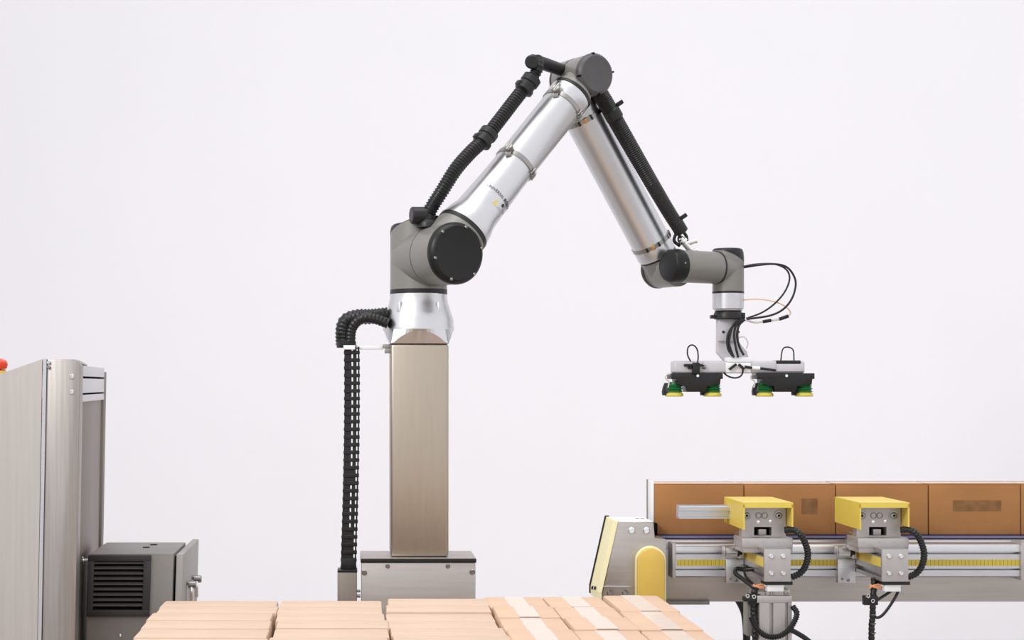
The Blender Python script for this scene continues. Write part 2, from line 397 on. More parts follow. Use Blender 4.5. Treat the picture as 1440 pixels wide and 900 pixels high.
# wrist: joint four housing
rw = 0.0555
wa = MB().lathe(Wr, n, [(rw*0.9, -0.040), (rw, -0.032), (rw, 0.06)], 44)
wa.lathe(Wr, -fa, [(0.055, 0.0), (0.056, 0.045)], 44)
Bc = along(Wr+n*0.105, e, 962.5)
wa.lathe(Bc-n*0.105, n, [(0.046, 0.03), (0.046, 0.10)], 40)
j4 = wa.build('joint_housing', M['grey'], rob)
MB().ring(Wr-fa*0.0485, fa, 0.0565, 0.006, 0.012, 44).build('seam_ring', M['black'], j4)
MB().lathe(Wr, n, [(rw*0.72, -0.052), (rw*0.94, -0.048), (rw+0.001, -0.040), (rw+0.001, -0.030)], 44).build('housing_cap', M['black'], j4)
# joint five
rB = 0.0470; ec = (along(Bc, e, 1024)-Bc).dot(e)
wb = MB().lathe(Bc, e, [(rB, -0.022), (rB, ec-0.047)], 44)
j5 = wb.build('joint_housing', M['grey'], rob)
MB().ring(Bc+e*(ec-0.045), e, rB+0.001, 0.005, 0.012, 44).build('seam_ring', M['black'], j5)
cp = MB().lathe(Bc, -e, [(rB+0.001, 0.018), (rB+0.0015, 0.024), (rB+0.0008, 0.052), (rB-0.003, 0.058), (rB-0.006, 0.060)], 44).build('joint_cap', M['cap'], rob)
screw('screw', Bc-e*0.035+(n*0.8+k*0.1).normalized()*(rB+0.001), n, 0.003, 0.002, cp, M['strap'])
# joint six
Cc = Bc+e*ec; YC = Cc.y; sc = YC/F
def G(px, py, dy=0.0): return Vector(((px-PX)*sc, YC+dy, HC-(py-PY)*sc))
zC = lambda py: HC-(py-PY)*sc
body, cap = oblique((Cc.x, Cc.y, 0), 0.0457, zC(410), zC(374), zC(352), zC(349.5), -e)
body.lathe(Cc, -e, [(rB-0.001, 0.0), (rB-0.001, 0.043)], 44)
j6 = body.build('joint_housing', M['grey'], rob)
cap.build('housing_cap', M['black'], j6)
MB().ring((Cc.x, Cc.y, zC(411.3)), k, 0.0463, 0.0055, 0.012, 44).build('seam_ring', M['black'], j6)
MB().lathe((Cc.x, Cc.y, 0), k, [(0.036, zC(438)), (0.041, zC(437)), (0.042, zC(435.5)), (0.0455, zC(434.5)), (0.0457, zC(413))], 44).build('tool_flange', M['alu_satin'], rob)

# ------------------------------------------------------------------ vacuum gripper
gr = thing('vacuum_gripper', (Cc.x, Cc.y, zC(438)), 'grey vacuum gripper bar with two black suction blocks under the robot wrist', 'gripper')
MB().lathe((Cc.x, Cc.y, 0), k, [(0.040, zC(449)), (0.042, zC(448)), (0.042, zC(441)), (0.038, zC(438.1))], 40).box(G(999, 443, -0.012), G(1008, 448, 0.012), 0.002).box(G(1036, 440, -0.02), G(1046, 449, 0.02), 0.002).build('mounting_plate', M['black'], gr)
MB().box(G(1009.5, 449, -0.012), G(1038, 480, 0.03), 0.002).prism([G(1009.5, 480, 0.0), G(1038, 480, 0.0), G(1050, 494, 0.0), G(1054, 507, 0.0), G(1019, 507, 0.0), G(1009.5, 496, 0)], (0, 0.03, 0)).build('stem', M['bar'], gr)
for px, py in ((1016, 467), (1037, 467)):
    screw('screw', G(px, py, -0.012), (0, -1, 0), 0.004, 0.003, gr, M['black'])
MB().box(G(945, 507.5, -0.03), G(1128.5, 525, 0.03), 0.007, seg=3).build('cross_bar', M['bar'], gr)
MB().box(G(1019, 502.5, -0.034), G(1053, 509.5, 0.03), 0.003).box(G(1017, 510, -0.036), G(1052, 524, -0.029), 0.002).build('bar_clamp', M['white'], gr)
MB().obox(G(1026, 516, -0.042), Vector((0.8, 0, 0.6)), Vector((0, 1, 0)), Vector((-0.6, 0, 0.8)), (0.026, 0.010, 0.007), 0.001).obox(G(1038, 516, -0.042), Vector((0.7, 0, -0.7)), Vector((0, 1, 0)), Vector((0.7, 0, 0.7)), (0.022, 0.010, 0.007), 0.001).build('tube_fitting', M['black'], gr)
MB().cyl(G(1043, 516, -0.040), G(1053, 517.5, -0.040), 0.004).cyl(G(1064, 518, -0.040), G(1086, 521, -0.040), 0.0036).build('tube_fitting', M['rubber'], gr)
MB().cyl(G(1053, 517.5, -0.040), G(1064, 518, -0.040), 0.005).build('tube_fitting', M['white'], gr)
MB().box(G(1088, 507, -0.034), G(1122, 511.8, 0.02), 0.002).box(G(1087.5, 507.0, 0.0), G(1123, 508.5, 0.02)).build('valve_cover', M['black'], gr)
MB().box(G(1088, 512, -0.036), G(1126, 522.5, -0.029), 0.0015).build('valve_body', M['bar'], gr)
MB().box(G(958.5, 512, -0.044), G(984, 515.5, -0.029), 0.002).box(G(970, 510, -0.046), G(980, 526, -0.029), 0.003).box(G(964, 516, -0.040), G(969, 519, -0.029), 0.001).build('hose_connector', M['black'], gr)
MB().ring(G(986.5, 516, -0.036), (1, 0.3, 0), 0.0065, 0.006, 0.0025, 20).build('hose_ring', M['strap'], gr)
def suction(x0, x1, cups):
    m_ = (x0+x1)/2; w_ = (x1-x0)/2
    poly = [G(x0, 525, -0.036), G(x1, 525, -0.036), G(x1, 533, -0.036), G(x1-3, 533, -0.036), G(x1-4, 541, -0.036), G(m_+w_*0.40, 543, -0.036), G(m_+w_*0.34, 551, -0.036), G(m_-w_*0.38, 551, -0.036), G(m_-w_*0.42, 543, -0.036), G(x0+8, 541, -0.036), G(x0+7, 533, -0.036), G(x0, 533, -0.036)]
    b = MB().prism(poly, (0, 0.072, 0)).build('suction_block', M['black'], gr, bev=0.0012)
    screw('screw', G(m_+0.5, 528.5, -0.036), (0, -1, 0), 0.0052, 0.004, b, M['chrome'])
    MB().tube([G(x0+1, 526, -0.02), G(x0-5, 527, -0.02), G(x0-7, 532, -0.02), G(x0-2, 537, -0.02), G(x0-3, 545, -0.02)], 0.0022, 8).build('air_tube', M['clear'], b)
    for c in cups:
        o = G(c, 557.5, -0.008); r = 12.3*sc
        z = lambda py: (557.5-py)*sc
        cu = MB().lathe(o, k, [(r*0.8, z(551.5)), (r*0.98, z(550.5)), (r*0.80, z(548.6)), (r*0.98, z(546.4)), (r*0.76, z(544.6)), (r*0.92, z(542.4)), (r*0.66, z(540.6)), (r*0.60, z(537))], 28).build('suction_cup', M['green'], gr)
        MB().lathe(o, k, [(r*0.95, 0), (r*1.04, z(556.5)), (r*0.98, z(553.5)), (r*0.82, z(551.6))], 28).build('cup_lip', M['lip'], cu)
        MB().lathe(o+Vector((-0.012, 0.010, z(556))), k, [(r*0.85, 0), (r*0.9, z(552)), (r*0.8, z(546)), (r*0.6, z(540))], 20).build('cup_bellows', M['black'], cu)
suction(941, 1013, (947.5, 1001)); suction(1061, 1141, (1074, 1129.5))
def cable(name, pts, r, m, label, cat='cable', seg=10, **kw):
    return lone(MB().tube(pts, r, seg, **kw), name, m, label, cat)
cable('sensor_cable', [G(976, 513, -0.047), G(977.5, 502, -0.045), G(976, 491, -0.042), G(970, 485.5, -0.04), G(964, 489, -0.04), G(963, 499, -0.042), G(967, 509, -0.046)], 0.0022, M['rubber'], 'tall grey cable loop standing above the left suction block')
cable('sensor_cable', [G(1095, 508, -0.025), G(1096.5, 496, -0.024), G(1100, 489.5, -0.02), G(1107, 488.5, -0.02), G(1113, 493, -0.02), G(1114, 508, -0.022)], 0.0020, M['rubber'], 'low arched cable loop standing above the right suction block')
cable('air_line', [G(1014, 524, -0.033), G(1020, 529, -0.036), G(1029, 531.5, -0.036), G(1037, 529.5, -0.036), G(1040.5, 523, -0.038), G(1039, 515, -0.044)], 0.0025, M['rubber'], 'small dark air line sagging below the middle of the gripper bar')
bn = thing('wire_bundle', G(1030, 452, -0.04), 'bundle of black wires running down the gripper stem', 'cable')
for q in ([(1040, 448), (1028, 458), (1023, 472), (1022, 486), (1028, 503)], [(1042, 449), (1032, 458), (1029, 470), (1030, 484), (1034, 503)], [(1044, 450), (1036, 458), (1033, 472), (1036, 488), (1042, 500)], [(1038, 449), (1026, 461), (1019.5, 474), (1020, 490), (1026, 501)]):
    MB().tube([G(x, y, -0.030-0.004*i*0.5) for i, (x, y) in enumerate(q)], 0.0036, 8).build('wire', M['rubber'], bn)
MB().tube([G(1034, 476, -0.026), G(1044, 474, -0.022), G(1050, 482, -0.015), G(1049, 490, -0.01)], 0.0018, 8).build('wire', M['clear'], bn)
cable('wrist_cable', [G(1046, 376, -0.0), G(1062, 374, -0.03), G(1082, 372.5, -0.04), G(1099, 376, -0.045), G(1109, 386, -0.045), G(1113.5, 400, -0.045), G(1109, 419, -0.045), G(1097, 435, -0.045), G(1078, 444.5, -0.045), G(1046, 449.5, -0.04)], 0.0031, M['rubber'], 'outer black cable bowing far right of the robot wrist')
cable('wrist_cable', [G(1046, 374.5, 0.006), G(1064, 371.5, 0.0), G(1086, 372, -0.02), G(1101, 379, -0.03), G(1106, 392, -0.036), G(1100, 410, -0.036), G(1086, 427, -0.036), G(1068, 440, -0.034), G(1046, 448.5, -0.03)], 0.0027, M['rubber'], 'inner black cable looping back to the robot wrist, inside the outer one')
oc = thing('orange_cable', G(1046, 422), 'thin pale orange cable curving from the wrist flange to a dark connector', 'cable')
MB().tube([G(1045, 422, -0.01), G(1062, 421, -0.02), G(1082, 424, -0.03), G(1100, 431, -0.03), G(1108, 440, -0.03), G(1104, 446, -0.03)], 0.0018, 8).build('cable_sleeve', M['orange_pale'], oc)
MB().cyl(G(1105, 445, -0.03), G(1092, 449.5, -0.03), 0.0052, bev=0.001).cyl(G(1081, 451, -0.03), G(1069, 453, -0.03), 0.0050, bev=0.001).build('connector', M['rubber'], oc)
MB().tube([G(1092, 449.5, -0.03), G(1086, 450.5, -0.03), G(1081, 451, -0.03)], 0.0034, 8).tube([G(1069, 453, -0.03), G(1058, 454, -0.03), G(1045, 450.5, -0.03)], 0.0030, 8).build('clear_tube', M['clear'], oc)

# ------------------------------------------------------------------ dress hoses on the arm
hs = thing('corrugated_hose', P(600, 314, 4.60), 'black corrugated hose running along the robot upper arm up to the elbow', 'hose')
def H(px, py, Y): return P(px, py, Y)
main = [H(600, 306, 4.60), H(608, 290, 4.595), H(622, 268, 4.59), H(641, 238, 4.60), H(662, 214, 4.62), H(681, 196, 4.64), H(700, 172, 4.66), H(720, 146, 4.68), H(741, 119, 4.70), H(752, 104, 4.70), H(757, 92, 4.70), H(755, 84, 4.72)]
MB().ribbed(main, 0.0198, 0.0085, 0.13, 16, rf=lambda t: 1.0 if t < 0.8 else 0.86).build('hose_tube', M['rubber'], hs)
MB().tube([H(601, 316, 4.60), H(600, 309, 4.60), H(598, 303, 4.60)], 0.0235, 16).cyl(H(600, 303, 4.60), H(578, 303, 4.59), 0.0235, bev=0.003).lathe(H(602, 317, 4.60), k, [(0.030, -0.006), (0.030, 0.006), (0.026, 0.012)], 24).build('end_fitting', M['black'], hs)
MB().cyl(H(748, 87, 4.67), H(748, 87, 4.72), 0.0195, bev=0.004).tube([H(748, 86, 4.71), H(762, 89, 4.74), H(780, 95, 4.78), H(798, 101, 4.83)], lambda i, n_: 0.0195-0.003*i/n_, 16).build('elbow_fitting', M['black'], hs)
for a, b in ((H(676, 203, 4.635), H(690, 184, 4.652)), (H(735, 129, 4.69), H(750, 108, 4.70))):
    d = (b-a).normalized(); c = (a+b)/2
    MB().lathe(a, d, [(0.021, 0), (0.0265, 0.003), (0.0265, 0.012), (0.023, 0.014), (0.023, 0.028), (0.0265, 0.030), (0.0265, (b-a).length-0.004), (0.021, (b-a).length)], 18).obox(a+d*0.008-us*0.024, us, d.cross(us), d, (0.012, 0.02, 0.014), 0.002).build('hose_collar', M['black'], hs)
for ax, rr in ((LU-0.120, 0.0585), (0.345, 0.0586)):
    o = Sh+ua*ax
    b = MB().ring(o, ua, rr+0.0012, 0.013, 0.004, 56).build('strap_clamp', M['strap'], hs)
    for th in (0.55, 0.75, 0.92, 1.08):
        d = n*math.cos(th)+us*math.sin(th)
        MB().obox(o+d*(rr+0.003), d, ua, d.cross(ua), (0.005, 0.020, 0.0045), 0.001).build('strap_buckle', M['strap'], b)
    d = (n*0.55-us*0.84).normalized()
    MB().cyl(o+d*(rr-0.002), o+d*(rr+0.020), 0.010, bev=0.002).cyl(o+d*(rr+0.016)-ua*0.014, o+d*(rr+0.016)+ua*0.014, 0.006).box(o+d*(rr+0.010)-Vector((0.012, 0.005, 0.022)), o+d*(rr+0.010)+Vector((0.004, 0.005, -0.010)), 0.002).build('hose_bracket', M['strap'], b)
h2 = thing('braided_hose', P(858, 150, 4.88), 'straight black braided hose running down the right side of the forearm', 'hose')
def FH(px, py):
    # depth follows the forearm from elbow to wrist
    t = (py-107)/271.0; return P(px, py, 4.852+0.152*t-0.025)
pts = [FH(839, 124), FH(849, 140), FH(860, 159), FH(877, 189), FH(900, 229), FH(922, 267), FH(941, 299), FH(957, 324)]
MB().ribbed(pts, 0.0232, 0.0060, 0.055, 16, rf=lambda t: 1.05-0.18*t).build('hose_tube', M['rubber'], h2)
for q, r in (((FH(858, 154), FH(866, 168)), 0.0250), ((FH(950, 312), FH(959, 327)), 0.0205)):
    d = (q[1]-q[0]).normalized(); sd = d.cross(Vector((0, 1, 0))).normalized()
    if sd.x < 0: sd = -sd
    MB().cyl(q[0], q[1], r, bev=0.003).obox(q[0]+sd*(r+0.006), sd, Vector((0, 1, 0)), d, (0.022, 0.02, 0.012), 0.002).build('hose_collar', M['black'], h2)
for a, b, c in (((952, 325), (948, 338), (956, 346)), ((957, 327), (955, 338), (963, 343)), ((961, 326), (965, 332), (966, 338))):
    MB().tube([FH(*a), FH(*b), FH(*c)], 0.0048, 10).build('cable_tail', M['rubber'], h2)
MB().cyl(FH(956, 334), FH(972, 352), 0.010, bev=0.002).cyl(FH(966, 342), FH(980, 338), 0.008, bev=0.001).cyl(FH(972, 352), FH(981, 352), 0.006, bev=0.001).lathe(FH(959, 337), (FH(972, 352)-FH(959, 337)), [(0.013, 0), (0.014, 0.003), (0.014, 0.008), (0.012, 0.01)], 20).build('hose_end_fitting', M['chrome'], h2)
for ax in (0.115, LF-0.092):
    o = Fw+fa*ax
    b = MB().ring(o, fa, 0.0602, 0.012, 0.003, 56).build('strap_clamp', M['strap'], h2)
    for th, mm in ((-0.95, 'black'), (-0.62, 'brass'), (-0.3, 'black'), (0.45, 'strap'), (0.62, 'black'), (0.78, 'strap'), (0.94, 'black'), (1.1, 'strap')):
        s_ = fs_ if fs_.x > 0 else -fs_
        d = n*math.cos(th)+s_*math.sin(th)
        MB().obox(o+d*0.0612, d, fa, d.cross(fa), (0.004, 0.014, 0.0055 if mm != 'brass' else 0.012), 0.001).build('strap_buckle', M[mm], b)

# ------------------------------------------------------------------ cable riser left of the column
rc = thing('corrugated_conduit', P(500, 446, 4.66), 'black corrugated conduit bending from the robot base down to the cable chain', 'conduit')
MB().ribbed([P(545, 442, 4.66), P(522, 445, 4.655), P(502, 446, 4.65), P(488, 451, 4.65), P(482.5, 463, 4.65), P(482, 485, 4.65)], 0.0215, 0.010, 0.10, 16, rf=lambda t: 0.92+0.1*math.sin(t*PI)).build('conduit_tube', M['rubber'], rc)
MB().ribbed([P(546, 455, 4.63), P(530, 449, 4.63), P(512, 447, 4.63), P(500, 454, 4.635), P(493.5, 466, 4.64), P(492.5, 485, 4.64)], 0.0150, 0.010, 0.08, 14).build('conduit_tube', M['rubber'], rc)
MB().lathe(P(487, 487, 4.645), k, [(0.026, -0.004), (0.0268, 0.0), (0.0268, 0.012), (0.023, 0.015)], 24).build('conduit_collar', M['rubber'], rc)
cc = thing('cable_chain', P(490, 803, 4.64), 'black perforated cable chain hanging straight down left of the steel column', 'cable chain')
y0c, y1c, NL = 488.0, 801.0, 29
pit = (y1c-y0c)/NL
u_ = 4.64/F
def link_mesh(mid):
    mb = MB(); h_ = pit*u_
    strips = [(-0.0205, -0.0010), (0.0030, 0.0128), (0.0162, 0.0205)] if mid else [(-0.0205, 0.0128), (0.0162, 0.0205)]
    for i, (a, b) in enumerate(strips):
        mb.box((a, -0.010, 0), (b, 0.010, h_*1.02), 0.001, seg=1)
    mb.box((-0.0218, -0.011, h_*0.04), (0.0218, 0.011, h_*0.52), 0.0014, seg=1)
    return mb
protos = {}
for i in range(NL):
    py = y1c-pit*i
    x = 490.0+5.0*math.sin((y1c-py)/(y1c-y0c)*PI*0.62)
    c = P(x, py, 4.64); mid = not (664 < py < 692 or py > 752)
    if mid not in protos:
        mb = link_mesh(mid); mb.v = [v+c for v in mb.v]; protos[mid] = (mb.build('chain_link', M['rubber'], cc), c)
    else:
        l0, c0 = protos[mid]; l2 = l0.copy(); C.objects.link(l2); l2.parent = cc; l2.location = c-c0
MB().box(P(479.5, 786, 4.625), P(501, 803, 4.655), 0.002).build('chain_end_bracket', M['black'], cc)
MB().tube([P(484, 800, 4.64), P(490, 640, 4.64), P(488, 488, 4.64)], 0.0045, 8).build('inner_cable', M['rubber'], cc)
du = thing('cable_duct', P(488, 838, 4.62)*1.0, 'short tan steel cable duct standing against the robot base box', 'duct')
du.location.z = 0
MB().box((XX(474.5, 4.60), 4.60, 0), (XX(502, 4.60), 4.67, ZZ(805, 4.60)), 0.002).build('duct_body', M['steel_dark'], du)
MB().box((XX(474.5, 4.60), 4.599, ZZ(805, 4.60)), (XX(502.5, 4.60), 4.671, ZZ(802, 4.60)), 0.001).build('duct_cap', M['black'], du)
MB().cyl(P(502, 831, 4.615), P(507, 831, 4.615), 0.004).cyl(P(502, 838, 4.615), P(507, 838, 4.615), 0.005).build('duct_bolt', M['strap'], du)

# ------------------------------------------------------------------ conveyor
cv = thing('belt_conveyor', (XX(1180, 4.5), 4.6, 0), 'belt conveyor with slotted aluminium side rail carrying a row of brown cartons', 'conveyor')
XR = XX(1640, 4.5)
zb = ZZ(752, 4.55)
bl = MB().box((XX(924, 4.53), 4.53, zb-0.0095), (XR, 4.69, zb), 0.001).build('belt', M['belt'], cv)
MB().box((XX(924, 4.53), 4.527, zb-0.0055), (XR, 4.531, zb-0.0028)).build('belt_edge', M['belt_edge'], bl)
MB().box((XX(922, 4.50), 4.50, ZZ(772, 4.50)), (XR, 4.78, zb-0.0095), 0.0015).build('bed_plate', M['alu_satin'], cv)
zr = lambda py: ZZ(py, 4.44)
sec = [(4.50, 765), (4.452, 765), (4.445, 767), (4.44, 770.5), (4.44, 776), (4.462, 776.2), (4.462, 779.2), (4.44, 779.4), (4.44, 799.4), (4.462, 799.6), (4.462, 801.6), (4.44, 801.8), (4.44, 810), (4.446, 812), (4.50, 812)]
rx0, rx1 = XX(950, 4.44), XX(1434.5, 4.44)
rail = MB().prism([(rx0, y, zr(p)) for y, p in sec], (rx1-rx0, 0, 0)).build('side_rail', M['alu_satin'], cv)
MB().box((rx0+0.004, 4.4385, zr(795.6)), (rx1, 4.441, zr(787))).build('ruler_tape', M['ruler'], rail)
MB().box((rx0-0.009, 4.436, zr(813)), (rx0, 4.50, zr(764)), 0.001).build('rail_end_cap', M['plate'], rail)
MB().box((rx1, 4.432, zr(816)), (rx1+0.02, 4.50, zr(762)), 0.001).build('rail_end_cap', M['plate'], rail)
MB().box((XX(930, 4.50), 4.50, ZZ(846, 4.50)), (XR, 4.76, ZZ(772, 4.50)), 0.0015).build('side_beam', M['steel_h'], cv)
MB().box((XX(930, 4.49), 4.49, ZZ(850.5, 4.49)), (XX(998, 4.49), 4.76, ZZ(845.5, 4.49)), 0.001).build('shadow_strip', M['gbox'], cv)  # grey strip built where only the beam's shadow line falls
for xx in (XX(872, 4.5), XX(1540, 4.5)):
    MB().box((xx, 4.52, 0.012), (xx+0.06, 4.58, ZZ(840, 4.5)), 0.003).box((xx, 4.70, 0.012), (xx+0.06, 4.76, ZZ(840, 4.5)), 0.003).box((xx, 4.52, 0.12), (xx+0.06, 4.76, 0.16), 0.002).box((xx-0.02, 4.50, 0), (xx+0.08, 4.60, 0.012)).box((xx-0.02, 4.68, 0), (xx+0.08, 4.78, 0.012)).build('leg_frame', M['steel'], cv)
# end bracket
Q = lambda px, py, Y=4.42: P(px, py, Y)
eb_ = MB().prism([Q(868, 734), Q(919, 735), Q(921, 757), Q(937, 758.5), Q(937, 846), Q(845, 846)], (0, 0.15, 0)).build('end_bracket', M['steel_h'], cv, bev=0.0015)
lx = [Q(869.0, 733.2, 4.417), Q(846.2, 834, 4.417), Q(846.2, 846, 4.417)]
off = Vector((-0.0075, 0.0, 0)); bk = Vector((0, 0.155, 0))
mb = MB(); nl = len(lx); vs_ = lx+[p+off+Vector((0, 0.03, 0)) for p in lx]+[p+off+bk for p in lx]+[p+bk for p in lx]
fs_2 = [(c*nl+i, c*nl+i+1, ((c+1) % 4)*nl+i+1, ((c+1) % 4)*nl+i) for c in range(4) for i in range(nl-1)]+[(0, nl, 2*nl, 3*nl), (nl-1, 2*nl-1, 3*nl-1, 4*nl-1)]
mb.add(vs_, fs_2).build('edge_guard', M['yellow_pale'], eb_, sharp=6)
MB().prism([p+Vector((-0.011, 0.156, 0.003)) for p in lx]+[p+Vector((0.000, 0.156, 0.003)) for p in reversed(lx)], (0, 0.004, 0)).build('guard_edge', M['black'], eb_)
MB().box(Q(868, 734.5)+Vector((0, 0.004, 0)), Q(918, 733.3)+Vector((0, 0.14, 0))).build('bracket_top', M['white'], eb_)
for px, py in ((888, 746), (909, 746)): screw('screw', Q(px, py), (0, -1, 0), 0.0088, 0.005, eb_, M['chrome'])
for px, py in ((858, 834), (879, 834)): screw('screw', Q(px, py), (0, -1, 0), 0.0080, 0.006, eb_, M['strap'])
for yy, px in ((4.48, 0.5), (4.53, 0.5)):
    c = lx[1]+Vector((-0.0085, yy-4.42, 0.004-0.1*(yy-4.5))); screw('screw', c, (-1, 0, 0.2), 0.005, 0.003, eb_, M['black'])
for dx in (0.0, 0.012):
    MB().cyl(P(896+dx*600, 733, 4.50), P(896+dx*600, 729, 4.50), 0.005).build('bracket_nut', M['strap'], eb_)
MB().box(Q(848, 824), Q(888, 825.2)+Vector((0, -0.006, 0)), 0.0005).build('bracket_fold', M['alu'], eb_)
# rounded yellow cover
def rounded(x0, x1, ytop, ybot, Y, nseg=14):
    r = (x1-x0)/2; cxp = (x0+x1)/2
    pts = [Q(x1, ybot, Y)]+[Q(cxp+r*math.cos(a), ytop+r-r*math.sin(a), Y) for a in [PI*i/nseg for i in range(nseg+1)]]+[Q(x0, ybot, Y)]
    return pts
bz = MB().prism(rounded(894.5, 937, 768.5, 864, 4.395), (0, 0.024, 0)).build('pulley_cover', M['yellow_pale'], cv, bev=0.002)
MB().prism(rounded(897, 935, 771.5, 864, 4.375), (0, 0.022, 0)).build('cover_face', M['yellow'], bz, bev=0.003)
# end stop at the head of the belt
es = MB().box((XX(918.4, 4.552), 4.552, ZZ(757, 4.56)), (XX(919.6, 4.552)-0.0002, 4.632, ZZ(677, 4.56)), 0.001).build('end_stop', M['white'], cv)
MB().box((XX(918.0, 4.552), 4.632, ZZ(757, 4.56)), (XX(919.4, 4.552), 4.652, ZZ(676.5, 4.56)), 0.0005).build('stop_edge', M['gbox'], es)
MB().box((XX(920, 4.52), 4.522, ZZ(757, 4.52)), (XX(924.8, 4.52), 4.56, ZZ(736, 4.52)), 0.0005).build('stop_bracket', M['hole'], es)

# cartons on the belt
edges = [919.6, 1046.5, 1175.5, 1306, 1435.5, 1563]
names = ['first brown carton on the conveyor, beside the white end stop', 'second brown carton on the conveyor, behind the left clamp unit', 'third brown carton on the conveyor, behind the right clamp unit', 'fourth brown carton on the conveyor, with wide smudged print and creases', 'last brown carton on the conveyor, cut by the right picture edge']
for i in range(5):
    x0, x1 = XX(edges[i], 4.55)+0.0012, XX(edges[i+1], 4.55)-0.0012
    y0 = 4.55+R.uniform(0, 0.003); zt = ZZ(680.5, 4.55)+R.uniform(-0.001, 0.001)
    t = thing('shipping_carton', ((x0+x1)/2, y0+0.0575, zb), names[i], 'carton', 'cartons queued on the conveyor belt')
    b = MB().box((x0, y0, zb+0.0003), (x1, y0+0.115, zt-0.0012), 0.0022).build('carton_body', M['carton'], t)
    MB().box((x0+0.001, y0+0.0005, zt-0.0012), (x1-0.001, y0+0.0568, zt), 0.0005).build('top_flap', M['carton'], t)
    MB().box((x0+0.001, y0+0.0582, zt-0.0012), (x1-0.001, y0+0.1145, zt), 0.0005).build('top_flap', M['carton'], t)
    ty = MB().box((x0-0.0003, y0+0.035, zt), (x1+0.0003, y0+0.08, zt+0.0003)).build('tape_strip', M['tape'], t)
    if i == 1: MB().box((XX(1127, y0), y0-0.0003, ZZ(723, y0)), (XX(1150, y0), y0+0.001, ZZ(701, y0))).build('print_patch', M['ink'], b)
    if i == 3: MB().box((XX(1340, y0), y0-0.0003, ZZ(719, y0)), (XX(1408, y0), y0+0.001, ZZ(703.5, y0))).build('print_patch', M['ink'], b)

